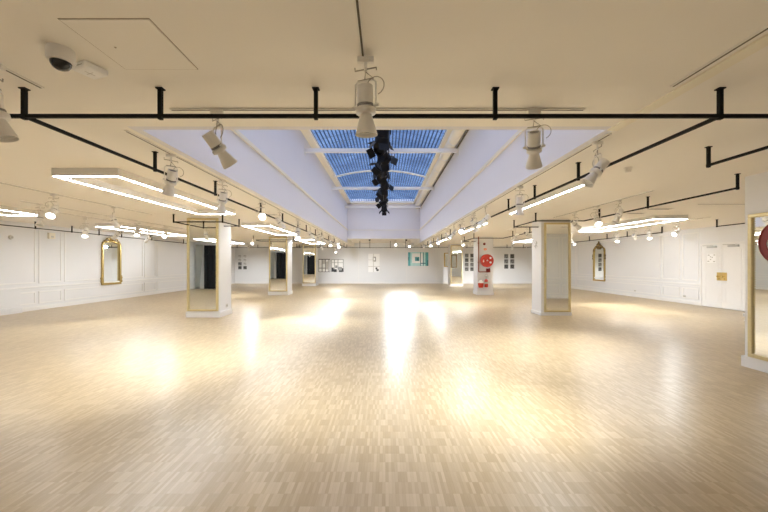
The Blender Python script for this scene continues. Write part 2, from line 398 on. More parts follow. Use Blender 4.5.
# small silver ornament on the side of the near right column, outlets
t = thing('wall_ornament', 'small silver cross-shaped ornament on the side of the near right column', 'ornament', (4.48, 10.40, 2.06))
bm = nb()
for a in (0.6, -0.6, 2.1):
    d = Vector((0, math.cos(a), math.sin(a)))*0.10
    cyl(bm, Vector((-0.008, 0, 0))-d, Vector((-0.008, 0, 0))+d, 0.008, n=8)
obj('spokes', bm, 'chrome', t, smooth=True)
for k in range(6):
    a = 0.6 + k*PI/3; obj('leaf_tip', ball(nb(), (-0.010, 0.10*math.cos(a), 0.10*math.sin(a)), 0.02, 0.5, n=8), 'palegrey', t, smooth=True)
def outlet(label, loc, n_):
    t = thing('power_outlet', label, 'outlet', loc, group='wall outlets')
    dx, dy = n_
    if dx: obj('plate', box(nb(), min(0, dx*0.01), max(0, dx*0.01), -0.06, 0.06, -0.05, 0.05), 'palegrey', t, bevel=0.003)
    for s in (-0.025, 0.025):
        obj('socket', cyl(nb(), (dx*0.01, s, 0), (dx*0.014, s, 0), 0.018, n=12), 'grey', t)
outlet('small grey outlet low on the right side of the near left column', (-4.60, 10.15, 0.28), (1, 0))
outlet('small outlet low on the right wall nearer the double door', (XR, 13.1, 0.26), (-1, 0))
outlet('small outlet low on the right wall nearer the ornate mirror', (XR, 15.7, 0.26), (-1, 0))

# ------------------------------------------------------------------ ornate wall mirrors
def ornate(label, loc, rz, dark=False):
    """mirror facing local -Y, 1.0 wide, z=0 at the bottom of its frame"""
    t = thing('ornate_mirror', label, 'mirror', loc, rz, 'ornate wall mirrors')
    w, h, f = 1.0, 1.78, 0.075
    bm = nb()
    box(bm, -w/2, w/2, -0.06, 0, 0, f); box(bm, -w/2, -w/2+f, -0.06, 0, f, h-0.16); box(bm, w/2-f, w/2, -0.06, 0, f, h-0.16)
    pts = [(-w/2+f/2, -0.03, h-0.17)]
    for i in range(13):                                # arched, shouldered top rail
        u = i/12; x = (-w/2+0.06)+(w-0.12)*u; zz = h-0.10+(0.20 if dark else 0.08)*math.sin(PI*u)**1.4
        pts.append((x, -0.03, zz))
    pts.append((w/2-f/2, -0.03, h-0.17)); tube(bm, pts, 0.040, 8)
    obj('frame', bm, 'gold', t, bevel=0.006)
    gb = nb(); vs = [(-w/2+f-0.004, 0), (w/2-f+0.004, 0)]
    top = [p for p in pts[1:-1]][::-1]
    ring = [gb.verts.new((-w/2+f-0.004, -0.02, f-0.004)), gb.verts.new((w/2-f+0.004, -0.02, f-0.004))]
    ring += [gb.verts.new((max(-w/2+f-0.004, min(w/2-f+0.004, p[0])), -0.02, p[2])) for p in top]
    fc = gb.faces.new(ring); ex = bmesh.ops.extrude_face_region(gb, geom=[fc])
    for v in [g for g in ex['geom'] if isinstance(g, bmesh.types.BMVert)]: v.co.y += 0.014
    obj('glass', gb, 'mirror', t)
    cb = nb(); zt = h + (0.14 if dark else 0.03)
    if dark:
        torus(cb, (0, -0.05, zt-0.10), 0.14, 0.035, 'Y', 20, 6)
        for k in range(10):
            a = 2*PI*k/10; ball(cb, (0.14*math.cos(a), -0.07, zt-0.10+0.14*math.sin(a)), 0.035, n=6)
        cyl(cb, (0, -0.05, zt-0.22), (0, -0.05, zt+0.02), 0.018, n=8)
        for s in (-1, 1):
            tube(cb, [(s*0.16, -0.05, zt-0.08), (s*0.26, -0.05, zt-0.10), (s*0.36, -0.05, zt-0.20), (s*0.44, -0.05, zt-0.24), (s*0.46, -0.05, zt-0.40)], 0.028, 6)
        ball(cb, (0, -0.05, zt+0.10), 0.05, 1, 0.7, 1.2, n=8)
    else:
        for k in range(7):
            a = PI*k/6; ball(cb, (0.10*math.cos(a), -0.06, zt+0.02+0.09*math.sin(a)), 0.05, n=8)
        ball(cb, (0, -0.08, zt+0.03), 0.075, n=10)
        for s in (-1, 1):
            pts2 = []
            for k in range(14):
                a = k*0.42; r = 0.10*(1-k/16); pts2.append((s*(0.22+r*math.cos(a)), -0.05, zt-0.03+r*math.sin(a)))
            tube(cb, pts2, 0.024, 6)
            ball(cb, (s*0.36, -0.05, zt-0.06), 0.045, 1.5, 0.8, 0.8, n=8)
    obj('crest', cb, 'bronze' if dark else 'gold', t, smooth=True)
    for s in (-1, 1):
        ob = nb()
        for k in range(4): ball(ob, (s*(w/2+0.01), -0.04, 0.12+k*0.07+(0.0 if not dark else 1.05)), 0.035 if k % 2 else 0.05, n=8)
        obj('side_ornament', ob, 'bronze' if dark else 'gold', t, smooth=True)
    return t
ornate('gold mirror with floral crest on the left wall', (XL, 14.28, 0.64), PI/2)
ornate('arched mirror with dark wreath crest on the right wall', (XR, 18.3, 0.58), -PI/2, True)

# gilt mirror on the far wall, half hidden by the far right column
t = thing('wall_mirror', 'small gold framed mirror on the far wall, left of the far right column', 'mirror', (4.62, YF, 1.24))
bm = nb(); w, h, f = 0.54, 1.04, 0.09
box(bm, -w/2, w/2, -0.05, 0, 0, f*0.6); box(bm, -w/2, w/2, -0.05, 0, h-f*0.6, h); box(bm, -w/2, -w/2+f, -0.05, 0, f*0.6, h-f*0.6); box(bm, w/2-f, w/2, -0.05, 0, f*0.6, h-f*0.6)
obj('frame', bm, 'gold', t, bevel=0.008); obj('glass', box(nb(), -w/2+f, w/2-f, -0.02, -0.004, f*0.6, h-f*0.6), 'mirror', t)
t = thing('wall_mirror', 'added small gold mirror imitating a reflection in the far right column mirror', 'mirror', (4.50, 22.949, 1.22))  # stands in for a gold mirror reflected in the column mirror
bm = nb(); w, h, f = 0.36, 0.86, 0.055
box(bm, -w/2, w/2, -0.03, 0, 0, f); box(bm, -w/2, w/2, -0.03, 0, h-f, h); box(bm, -w/2, -w/2+f, -0.03, 0, f, h-f); box(bm, w/2-f, w/2, -0.03, 0, f, h-f)
obj('frame', bm, 'bronze', t, bevel=0.005); obj('glass', box(nb(), -w/2+f, w/2-f, -0.015, -0.004, f, h-f), 'mirror', t)

# ------------------------------------------------------------------ prints on the far wall
def print_sheet(name, label, cat, x0, x1, z0, z1, m='paper', group=None, border=None):
    t = thing(name, label, cat, ((x0+x1)/2, YF-0.001, (z0+z1)/2), group=group)
    w, h = x1-x0, z1-z0
    obj('sheet', box(nb(), -w/2, w/2, -0.018, 0, -h/2, h/2), m, t)
    return t, w, h
def patch(t, name, m, rects, d=0.0015, y=-0.018):
    if name in ('printed_frame', 'printed_lines'):
        bm = nb()
        for x0, x1, z0, z1 in rects: box(bm, x0, x1, y-d, y, z0, z1)
        obj(name, bm, m, t); return
    for x0, x1, z0, z1 in rects: obj(name.rstrip('s'), box(nb(), x0, x1, y-d, y, z0, z1), m, t)
def px(x): return (x-385.4)/350*26.0
def pz(y): return EYE + (263.4-y)/350*26.0
# two black and white window photographs
t, w, h = print_sheet('photo_print', 'left of the two black and white window photographs on the far wall', 'photograph', px(318.6), px(330.2), pz(272), pz(259), group='window photographs')
patch(t, 'printed_frame', 'ink', [(-w/2, w/2, h/2-0.05, h/2), (-w/2, -w/2+0.03, -h/2, h/2), (-w*.22, -w*.17, -h/2, h/2), (w*.08, w*.12, -h/2, h/2), (w*.32, w*.36, -h/2, h/2), (w/2-0.04, w/2, -h/2, h/2), (-w/2, w*.1, -h*.22, -h*.18), (-w/2, w/2, -h/2, -h/2+0.03)])
patch(t, 'printed_shade', 'palegrey', [(-w*.16, w*.07, h*.12, h*.42), (w*.13, w*.31, -h*.3, h*.3)], 0.001)
t, w, h = print_sheet('photo_print', 'right of the two window photographs, with dark furniture at its foot', 'photograph', px(331.3), px(343.6), pz(272), pz(259.3), group='window photographs')
patch(t, 'printed_frame', 'softink', [(-w/2, w/2, h/2-0.04, h/2), (-w/2, -w/2+0.04, -h/2, h/2), (-w*.26, -w*.21, -h/2, h/2), (w*.02, w*.07, -h/2, h/2), (w/2-0.05, w/2, -h*.5, h/2), (-w/2, w/2, h*.22, h*.25)])
patch(t, 'printed_chair', 'ink', [(-w*.48, -w*.3, -h*.48, -h*.15), (-w*.3, -w*.05, -h*.5, -h*.28), (w*.12, w*.4, -h*.5, -h*.36), (w*.36, w*.5, -h*.48, -h*.2)], 0.002)
patch(t, 'printed_shade', 'softink', [(w*.05, w*.36, -h*.34, -h*.1), (-w*.18, 0, -h*.2, h*.02)], 0.001)
t, w, h = print_sheet('photo_print', 'white print with a pale grey drawing, centre of the far wall', 'photograph', px(368.3), px(379.6), pz(272.2), pz(253.8))
patch(t, 'printed_lines', 'palegrey', [(-w*.06, -w*.01, -h/2, h/2), (-w/2, w/2, -h*.20, -h*.17), (-w/2, -w*.04, h*.16, h*.18)])
patch(t, 'printed_drawing', 'softink', [(-w*.10, w*.18, h*.08, h*.34)], 0.0012)
patch(t, 'printed_highlight', 'paper', [(-0.02, w*.10, h*.14, h*.28)], 0.0022)
patch(t, 'printed_figure', 'ink', [(w*.14, w*.30, -h*.34, -h*.24), (w*.22, w*.42, -h*.44, -h*.33)])
t, w, h = print_sheet('photo_print', 'wide teal photograph of a bright gallery interior on the far wall', 'photograph', px(408.0), px(428.3), pz(265.9), pz(252.3), 'paleteal')
patch(t, 'printed_side', 'teal', [(-w/2, -w*.38, -h/2, h/2), (w*.36, w/2, -h/2, h/2)])
patch(t, 'printed_walls', 'paper', [(-w*.30, w*.10, -h*.30, h*.42), (w*.14, w*.22, -h*.4, h*.42)], 0.001)
patch(t, 'printed_doorway', 'teal', [(-w*.16, w*.06, -h*.14, h*.16)], 0.002)
patch(t, 'printed_figures', 'deepteal', [(-w*.08, w*.03, -h*.12, h*.08), (-w*.5, -w*.45, -h*.1, h*.15), (w*.10, w*.13, -h*.5, h*.5), (w*.24, w*.27, -h*.5, h*.5), (w*.12, w*.36, -h*.34, -h*.28), (w*.44, w*.5, -h*.5, -h*.1)], 0.003)
# little photographs, in pairs of columns
names = ['top', 'second', 'third', 'bottom']
def photo_column(xc, w, rows, zt, pitch, where, mats, grp):
    for r in range(rows):
        z1 = zt - r*pitch
        ps = names[r] if r < rows-1 else 'bottom'
        t = thing('small_photograph', '%s small monochrome photograph in %s' % (ps, where), 'photograph', (xc, YF, z1-pitch*0.44), group=grp)
        hh = pitch*0.86
        obj('mount', box(nb(), -w/2, w/2, -0.012, 0, -hh/2, hh/2), 'softink' if mats[r] != 'photo_pale' else 'paper', t)
        obj('picture', box(nb(), -w/2+0.02, w/2-0.02, -0.015, -0.012, -hh/2+0.02, hh/2-0.02), mats[r], t)
g = 'small photographs on the far wall'
photo_column(px(466.7), 0.27, 4, pz(253.6), 0.335, 'the left row beside the hose reel column', ['photo_mid', 'photo_dark', 'photo_mid', 'photo_mid'], g)
photo_column(px(471.9), 0.25, 4, pz(253.6), 0.335, 'the row just left of the hose reel column', ['photo_dark', 'photo_mid', 'photo_mid', 'photo_dark'], g)
photo_column(px(506.2), 0.30, 3, pz(254.0), 0.38, 'the row just right of the hose reel column', ['photo_mid', 'photo_mid', 'photo_dark'], g)
photo_column(px(512.2), 0.30, 3, pz(254.0), 0.38, 'the right row beyond the hose reel column', ['photo_dark', 'photo_mid', 'photo_dark'], g)
photo_column(px(240.0), 0.26, 4, pz(254.5), 0.285, 'the leftmost row of the far wall', ['photo_pale', 'photo_pale', 'photo_mid', 'photo_dark'], g)
photo_column(px(245.1), 0.26, 4, pz(254.5), 0.285, 'the second row from the left on the far wall', ['photo_pale', 'photo_pale', 'photo_pale', 'photo_dark'], g)

# ------------------------------------------------------------------ curtains on the back wall (seen in the mirrors)
def curtain(name, label, x0, x1, z0, z1, m, waves, sweep=0.0):
    bm = nb(); nx, nz = int(waves*10), 14; rows = []
    for j in range(nz+1):
        v = j/nz; row = []
        for i in range(nx+1):
            u = i/nx; x = x0 + (x1-x0)*u - sweep*u*(math.sin(PI*0.5*(1-v))**2)
            row.append(bm.verts.new((x, YB+0.16+0.05*math.sin(u*waves*2*PI), z0+(z1-z0)*v)))
        rows.append(row)
    for j in range(nz):
        for i in range(nx): bm.faces.new((rows[j][i], rows[j][i+1], rows[j+1][i+1], rows[j+1][i]))
    o = obj(name, bm, m, smooth=True); s = o.modifiers.new('cloth', 'SOLIDIFY'); s.thickness = 0.008
    return tag(o, label, 'curtain')
curtain('black_curtain', 'black stage curtain seen reflected in the left column mirrors', -10.62, -8.3, 0.02, 2.56, 'blackcloth', 9)
curtain('grey_curtain', 'pale grey gathered curtain reflected beside the black curtain', -11.12, -10.70, 0.02, 2.60, 'greycloth', 4, 0.18)

# ------------------------------------------------------------------ black hanging rails
def rail(label, segs, brackets, group='black hanging rails'):
    x, y = segs[0][0]
    t = thing('hanging_rail', label, 'rail', (x, y, RAIL), group=group)
    bm = nb(); r = 0.011
    for (x0, y0), (x1, y1) in segs:
        if abs(x1-x0) > abs(y1-y0): box(bm, min(x0, x1)-x, max(x0, x1)-x, y0-y-r, y0-y+r, -r*1.15, r*1.15)
        else: box(bm, x0-x-r, x0-x+r, min(y0, y1)-y, max(y0, y1)-y, -r*1.15, r*1.15)
    obj('bar', bm, 'black', t)
    for bx_, by_ in brackets:
        zt = (REC if (WX0 < bx_ < WX1 and by_ > WY1) else CEIL) - RAIL
        bm = nb(); box(bm, bx_-x-0.0135, bx_-x+0.0135, by_-y-0.0135, by_-y+0.0135, -0.024, zt-0.006); box(bm, bx_-x-0.024, bx_-x+0.024, by_-y-0.022, by_-y+0.022, zt-0.008, zt)
        obj('bracket', bm, 'black', t)
    return t
RY = 2.52
rail('long black rail crossing the ceiling nearest the camera', [((-2.80, RY), (3.4, RY))], [(-2.60, RY), (-1.62, RY), (-0.50, RY), (0.79, RY), (2.41, RY)])
ly = [3.95, 5.35, 7.30, 8.85, 10.4, 11.5, 13.0, 14.3, 16.0, 17.8, 20.0, 22.0]
rail('long black rail running along the left side of the skylight', [((-2.60, RY+0.018), (-2.60, 23.58))], [(-2.60, y) for y in ly])
ry = [4.37, 5.65, 6.85, 9.7, 11.3, 13.0, 15.0, 17.5, 20.0, 22.0]
rail('long black rail running along the right side of the skylight', [((2.41, RY+0.018), (2.41, 23.58))], [(2.41, y) for y in ry])
rail('black rail spanning the far end before the far wall', [((-10.53, 23.6), (-5.62, 23.6)), ][:0] or [((-4.45, 23.6), (4.22, 23.6))], [(-3.9, 23.6), (-2.6, 23.6), (-1.72, 23.6), (-1.05, 23.6), (0.33, 23.6), (1.35, 23.6), (2.41, 23.6), (3.6, 23.6)])
rail('far black rail between the left wall and the far left column', [((-10.53, 23.6), (-5.65, 23.6))], [(-10.0, 23.6), (-8.6, 23.6), (-7.0, 23.6), (-5.8, 23.6)])
rail('far black rail between the far right column and right wall', [((5.40, 23.6), (9.48, 23.6))], [(5.5, 23.6), (7.0, 23.6), (8.2, 23.6), (9.3, 23.6)])
rail('black rail along the left wall above the gold mirror', [((-10.55, 6.0), (-10.55, 23.5))], [(-10.55, y) for y in (8.0, 10.55, 11.78, 12.9, 14.0, 15.8, 18.3, 20.5, 22.8)])
rail('black rail along the right wall above the arched mirror', [((9.5, 12.0), (9.5, 23.5))], [(9.5, y) for y in (12.02, 13.75, 15.0, 16.3, 18.0, 20.0, 22.0)])
rail('short black rail high before the double door', [((9.5, 6.0), (9.5, 10.05))], [(9.5, 10.03), (9.5, 8.0)])
rail('black rail running up to the near right column', [((4.95, 4.90), (4.95, 8.72)), ((3.75, 8.73), (4.97, 8.73)), ((3.75, 8.73), (3.75, 9.95)), ((3.75, 9.95), (4.40, 9.95))][:3] + [((3.75, 10.2), (4.46, 10.2)), ((3.75, 9.9), (3.75, 10.2))], [(4.95, 4.92), (4.95, 6.6), (4.95, 8.1), (3.75, 8.73), (3.75, 10.2)])
rail('black rail between the near right column and the hose reel column', [((4.95, 10.84), (4.95, 14.7)), ((3.72, 14.71), (4.97, 14.71)), ((3.72, 14.71), (3.72, 16.9)), ((3.72, 16.9), (4.36, 16.9))], [(4.95, 12.0), (4.95, 13.6), (3.72, 14.71), (3.72, 16.5)])
rail('black rail looped around the near left column', [((-5.41, 8.94), (-4.16, 8.94)), ((-5.41, 8.94), (-5.41, 9.64)), ((-4.16, 8.94), (-4.16, 9.96)), ((-4.59, 9.95), (-4.15, 9.95))], [(-5.41, 8.94), (-4.16, 8.94), (-4.16, 9.95)])
rail('black rail looped around the middle left column', [((-5.95, 15.8), (-4.16, 15.8)), ((-5.95, 15.8), (-5.95, 16.75)), ((-4.16, 15.8), (-4.16, 16.75)), ((-4.59, 16.74), (-4.15, 16.74)), ((-5.96, 16.74), (-5.51, 16.74))], [(-5.95, 15.8), (-4.16, 15.8), (-4.16, 16.74)])
rail('black rail looped around the far left column', [((-5.75, 22.5), (-4.2, 22.5)), ((-4.2, 22.5), (-4.2, 23.45)), ((-4.59, 23.44), (-4.19, 23.44))], [(-5.7, 22.5), (-4.2, 22.5)])
rail('short black rail at the right edge before the near mirror', [((3.49, 2.0), (3.49, 3.80))], [(3.49, 3.78), (3.49, 2.6)])

# ------------------------------------------------------------------ lighting tracks
TRACKS = {}
def track(key, label, a, b_):
    x0, y0 = a; x1, y1 = b_
    t = thing('lighting_track', label, 'track', (x0, y0, CEIL-0.001), group='ceiling lighting tracks')
    bm = nb(); sb = nb(); w, hgt = 0.015, 0.012
    if abs(x1-x0) > abs(y1-y0):
        box(bm, 0, x1-x0, -w, w, -hgt, 0); box(sb, 0.01, x1-x0-0.01, -0.006, 0.006, -hgt-0.001, -hgt)
    else:
        box(bm, -w, w, 0, y1-y0, -hgt, 0); box(sb, -0.006, 0.006, 0.01, y1-y0-0.01, -hgt-0.001, -hgt)
    obj('channel', bm, 'white', t); obj('slot', sb, 'slot', t)
track('A', 'long white ceiling track along the left edge of the skylight', (-2.45, 3.30), (-2.45, 20.5))
track('a', 'short near track at the left, ending by the near rail corner', (-2.45, 0.8), (-2.45, 2.50))
track('B', 'long white ceiling track along the right edge of the skylight', (2.17, 3.38), (2.17, 20.5))
track('b', 'short near track at the upper right of the ceiling', (2.03, 0.8), (2.03, 2.48))
track('C', 'white track crossing the ceiling just before the skylight', (-1.75, 2.85), (1.62, 2.85))
track('D', 'short track in the ceiling middle nearest the camera', (-0.135, 0.6), (-0.135, 2.16))
track('E', 'track left of the near rectangular light frame', (-5.97, 5.2), (-5.97, 9.0))
track('F', 'track between the two left rows of light frames', (-7.3, 7.0), (-7.3, 13.0))
track('G', 'track in front of the left wall', (-8.05, 8.4), (-8.05, 18.2))
track('H', 'track leading to the near right column', (4.60, 6.0), (4.60, 9.6))
track('K', 'track in front of the right wall', (8.75, 9.4), (8.75, 15.5))
track('N', 'track beyond the near right column', (4.60, 10.95), (4.60, 13.2))
track('P', 'pale track crossing before the near right wall', (6.6, 7.4), (7.9, 7.4))

# ------------------------------------------------------------------ track spotlights
def make_spot():
    t = thing('track_spotlight', '', 'spotlight', (0, 0, CEIL))
    bm = nb(); box(bm, -0.05, 0.05, -0.014, 0.014, -0.045, -0.013); cyl(bm, (0, 0, -0.045), (0, 0, -0.10), 0.010, n=8)
    obj('track_adapter', bm, 'white', t)
    bm = nb()                                             # wire hook clamp
    tube(bm, [(-0.07, 0, -0.10), (-0.07, 0, -0.085), (0.07, 0, -0.085), (0.07, 0, -0.065)], 0.004, 6)
    tube(bm, [(0.05, 0, -0.15), (-0.05, 0, -0.145), (0, 0, -0.10), (0.006, 0, -0.155)], 0.005, 6)
    obj('hook_clamp', bm, 'wire', t, smooth=True)
    yk = bpy.data.objects.new('yoke', None)
    bm = nb(); tube(bm, [(-0.066, 0, -0.325), (-0.066, 0, -0.17), (-0.05, 0, -0.155), (0.05, 0, -0.155), (0.066, 0, -0.17), (0.066, 0, -0.325)], 0.0055, 6)
    for s in (-1, 1): cyl(bm, (s*0.052, 0, -0.31), (s*0.085, 0, -0.31), 0.010, n=8)
    y = obj('yoke', bm, 'white', t, smooth=True)
    bm = nb(); pts = []
    for i in range(14):
        a = -0.3 + i*0.36; pts.append((-0.07+0.055*math.cos(a), 0.02, -0.205+0.055*math.sin(a)))
    tube(bm, pts, 0.003, 6); obj('safety_cable', bm, 'wire', t, smooth=True)
    bm = nb(); lathe(bm, [(0.0, 0.108), (0.042, 0.108), (0.042, 0.120), (0.049, 0.120), (0.049, -0.005), (0.044, -0.008), (0.0, -0.008)], 24)
    bd = obj('body', bm, 'white', t, smooth=True); bd.location = (0, 0, -0.31)
    obj('vent_grille', lathe(nb(), [(0.0, 0.112), (0.040, 0.112), (0.040, 0.108)], 20), 'grille', bd)
    obj('vent_ring', lathe(nb(), [(0.0495, 0.012), (0.0505, 0.012), (0.0505, -0.004), (0.036, -0.006), (0.036, -0.016), (0.0, -0.016)], 24), 'grille', bd)
    obj('collar', lathe(nb(), [(0.034, -0.010), (0.059, -0.012), (0.061, -0.016), (0.061, -0.040), (0.058, -0.044), (0.036, -0.048), (0.0, -0.048)], 24), 'white', bd, smooth=True)
    obj('cone', lathe(nb(), [(0.034, -0.046), (0.040, -0.066), (0.068, -0.168), (0.065, -0.168), (0.038, -0.068), (0.0, -0.064)], 28), 'white', bd, smooth=True)
    obj('lamp', lathe(nb(), [(0.0, -0.145), (0.0575, -0.145), (0.0565, -0.141), (0.0, -0.141)], 20), 'lensoff', bd)
    return t
SPOT = make_spot(); first_spot = [True]
lit_mesh = None
def ordw(i): return ['first', 'second', 'third', 'fourth', 'fifth', 'sixth', 'seventh', 'eighth', 'ninth', 'tenth', 'eleventh', 'twelfth'][i]
def spot(label, x, y, d, lit=0, drop=0.0, top=CEIL, size=75, blend=0.9, glow=True):
    """d: the way the lamp points; lit: watts of its beam"""
    global lit_mesh
    if first_spot[0]: t = SPOT; first_spot[0] = False
    else: t = dup(SPOT)
    t.location = (x, y, top); tag(t, label, 'spotlight', 'track spotlights')
    d = Vector(d).normalized(); pan = math.atan2(d.y, d.x) + PI/2 if abs(d.x)+abs(d.y) > 1e-4 else 0
    for ch in t.children:
        k = ch.name.split('.')[0]
        if k in ('yoke', 'safety_cable', 'hook_clamp'): ch.rotation_euler = (0, 0, pan)
        if drop and k in ('yoke', 'safety_cable', 'hook_clamp'): ch.location = (0, 0, -drop)
        if k == 'track_adapter' and drop: ch.scale = (1, 1, 1+drop/0.10)
        if k == 'body':
            ch.location = (0, 0, -0.31-drop); ch.rotation_mode = 'QUATERNION'
            ch.rotation_quaternion = d.to_track_quat('-Z', 'Y')
            if lit:
                if glow:
                    for g_ in ch.children:
                        if g_.name.split('.')[0] == 'lamp':
                            if lit_mesh is None:
                                lit_mesh = g_.data.copy(); lit_mesh.materials.clear(); lit_mesh.materials.append(M['lens'])
                            g_.data = lit_mesh
                ld = bpy.data.lights.new('lamp_beam', 'SPOT'); ld.energy = lit; ld.spot_size = math.radians(size); ld.spot_blend = blend
                ld.shadow_soft_size = 0.05; ld.color = (0.93, 0.965, 1.0)
                lo = bpy.data.objects.new('lamp_beam', ld); C.objects.link(lo); lo.parent = ch; lo.location = (0, 0, -0.178)
    return t
K = 120.0
def series(where, items):
    for i, it in enumerate(items):
        x, y, d, lit = it[:4]; kw = it[4] if len(it) > 4 else {}
        state = 'glowing' if kw.pop('show', lit > 0) and lit else 'white'
        spot('%s spotlight, %s from the camera on %s' % (state, ordw(i), where), x, y, d, lit, **kw)
spot('white spotlight half cut off at the upper left edge', -2.45, 2.20, (0.25, 0.1, -1), 0)
spot('white spotlight pointing straight down in the ceiling middle nearest the camera', -0.12, 2.12, (0.03, 0.09, -1), 0)
spot('tilted white spotlight left on the track before the skylight', -1.37, 2.85, (0.45, 0.62, -0.80), K*0.7, glow=False, size=95)
spot('white spotlight right on the track before the skylight, grille top visible', 1.21, 2.85, (0.25, 0.62, -0.95), K*0.6, glow=False, size=95)
series('the track left of the skylight', [
    (-2.45, 4.0, (-0.40, 0.35, -0.9), K*0.6, dict(size=95, show=False, glow=False)),
    (-2.45, 5.26, (-0.25, 0.3, -0.8), K*0.55, dict(size=95, show=False, glow=False)),
    (-2.45, 6.94, (0.33, -0.80, -0.25), K*0.03, dict(size=50)),
    (-2.45, 8.1, (0.5, 0.5, -0.8), K*0.6, dict(show=False, glow=False)),
    (-2.45, 9.8, (0.1, -0.3, -0.9), K, dict(drop=0.08)),
    (-2.45, 11.4, (0.5, 0.3, -0.8), K*0.5, dict(show=False, glow=False)),
    (-2.45, 12.7, (-0.5, 0.3, -0.8), 0),
    (-2.45, 13.6, (0.4, 0.4, -0.8), K*0.5, dict(show=False, glow=False)),
    (-2.45, 15.5, (0.2, -0.6, -0.75), K, dict(drop=0.05)),
    (-2.45, 16.6, (0.1, 0.9, -0.35), K*1.1, dict(show=False, glow=False)),
    (-2.45, 18.3, (0.2, -0.6, -0.75), K)])
series('the track right of the skylight', [
    (2.17, 3.58, (-0.60, 0.02, -0.75), K*0.8, dict(size=90, show=False, glow=False)),
    (2.17, 5.65, (0.02, 0.15, -1), K*0.5, dict(size=100, show=False, glow=False)),
    (2.17, 7.6, (-0.6, 0.2, -0.6), K*0.6, dict(show=False, glow=False)),
    (2.17, 8.6, (0.5, 0.3, -0.8), 0),
    (2.17, 9.9, (-0.35, -0.8, -0.4), K*0.05),
    (2.17, 11.1, (-0.5, 0.3, -0.7), K*0.5, dict(show=False, glow=False)),
    (2.17, 12.3, (0.4, 0.4, -0.8), 0),
    (2.17, 14.4, (-0.1, -0.6, -0.8), K),
    (2.17, 16.7, (-0.1, -0.6, -0.8), K),
    (2.17, 19.4, (-0.15, 0.85, -0.55), K*1.1, dict(show=False, glow=False))])
spot('brightly glowing spotlight hung in the recess at the far end of the skylight', 0.66, 22.3, (-0.02, -0.95, -0.42), K*1.6, top=REC, drop=-0.04, size=70)
spot('small glowing spotlight in the far recess, right of the bright one', 1.56, 22.6, (-0.1, -0.7, -0.6), K, top=REC)
spot('small glowing spotlight low at the far left end of the skylight', -3.3, 23.1, (0.2, -0.6, -0.8), K, drop=0.1)
series('the track left of the near light frame', [(-5.97, 6.3, (0.25, -0.6, -0.6), K*0.04), (-5.97, 7.7, (0.30, 0.2, -0.95), 0)])
series('the track between the left light frame rows', [(-7.3, 7.4, (0.2, -0.3, -0.85), 0), (-7.3, 10.3, (0.25, -0.5, -0.75), K*0.5), (-7.3, 11.6, (0.3, -0.75, -0.4), K*0.08)])
series('the track before the left wall', [(-8.05, 9.4, (0.3, -0.5, -0.8), K*0.3, dict(drop=0.1)), (-8.05, 10.5, (-0.85, 0.1, -0.6), K*0.15, dict(drop=0.1)), (-8.05, 11.9, (-0.8, 0.3, -0.6), K*0.15, dict(show=False, glow=False, drop=0.1)), (-8.05, 17.9, (-3.15, -3.85, -0.25), K*0.6, dict(drop=0.1))])
spot('glowing spotlight beside the left edge of the middle left column', -5.75, 15.3, (-0.1, -0.75, -0.55), K)
series('the track before the near right column', [(4.60, 6.9, (-0.45, -0.05, -0.85), K*0.6, dict(show=False, glow=False)), (4.60, 7.6, (-0.2, -0.6, -0.6), K*0.04), (4.60, 8.5, (0.8, 0.3, -0.55), K*0.45, dict(show=False, glow=False))])
series('the track before the right wall', [(8.75, 10.5, (-0.75, -0.3, -0.5), K*0.25), (8.75, 11.6, (-0.3, -0.45, -0.8), K*0.5), (8.75, 12.3, (0.80, 0.62, -0.45), K*0.12, dict(size=100, show=False, glow=False)), (8.75, 13.2, (-0.3, -0.45, -0.8), K*0.5)])
spot('glowing spotlight right of the near right column, before the light frame', 7.25, 13.6, (0.4, -0.5, -0.8), K, drop=0.1)
series('the short track beyond the near right column', [(4.60, 11.4, (0.75, 0.50, -0.30), K*1.1, dict(size=95, show=False, glow=False)), (4.60, 12.4, (-0.5, 0.2, -0.7), K*0.6)])
spot('glowing spotlight just left of the hose reel column', 3.50, 15.9, (0.1, -0.6, -0.7), K*0.7)
spot('white spotlight touching the left side of hose reel column', 4.0, 16.4, (0.3, -0.4, -0.8), 0)
spot('faint glowing spotlight right of the small photographs beyond the hose reel', 7.4, 20.4, (0.2, 0.75, -0.6), K*2)
spot('faint glowing spotlight before the far wall right of the hose reel', 6.2, 20.4, (-0.1, 0.75, -0.6), K*2)
spot('glowing spotlight high beyond the near left column', -7.3, 15.2, (0.1, 0.3, -0.9), K)
spot('added spotlight brightening the far wall left of the middle left column', -8.4, 21.5, (-0.2, 0.75, -0.6), K*1.2)  # added lamp, lifts the dim far wall
spot('added spotlight brightening the far wall behind the far left column', -3.9, 21.3, (0.3, 0.75, -0.5), K*1.1)  # another added lamp for the far wall

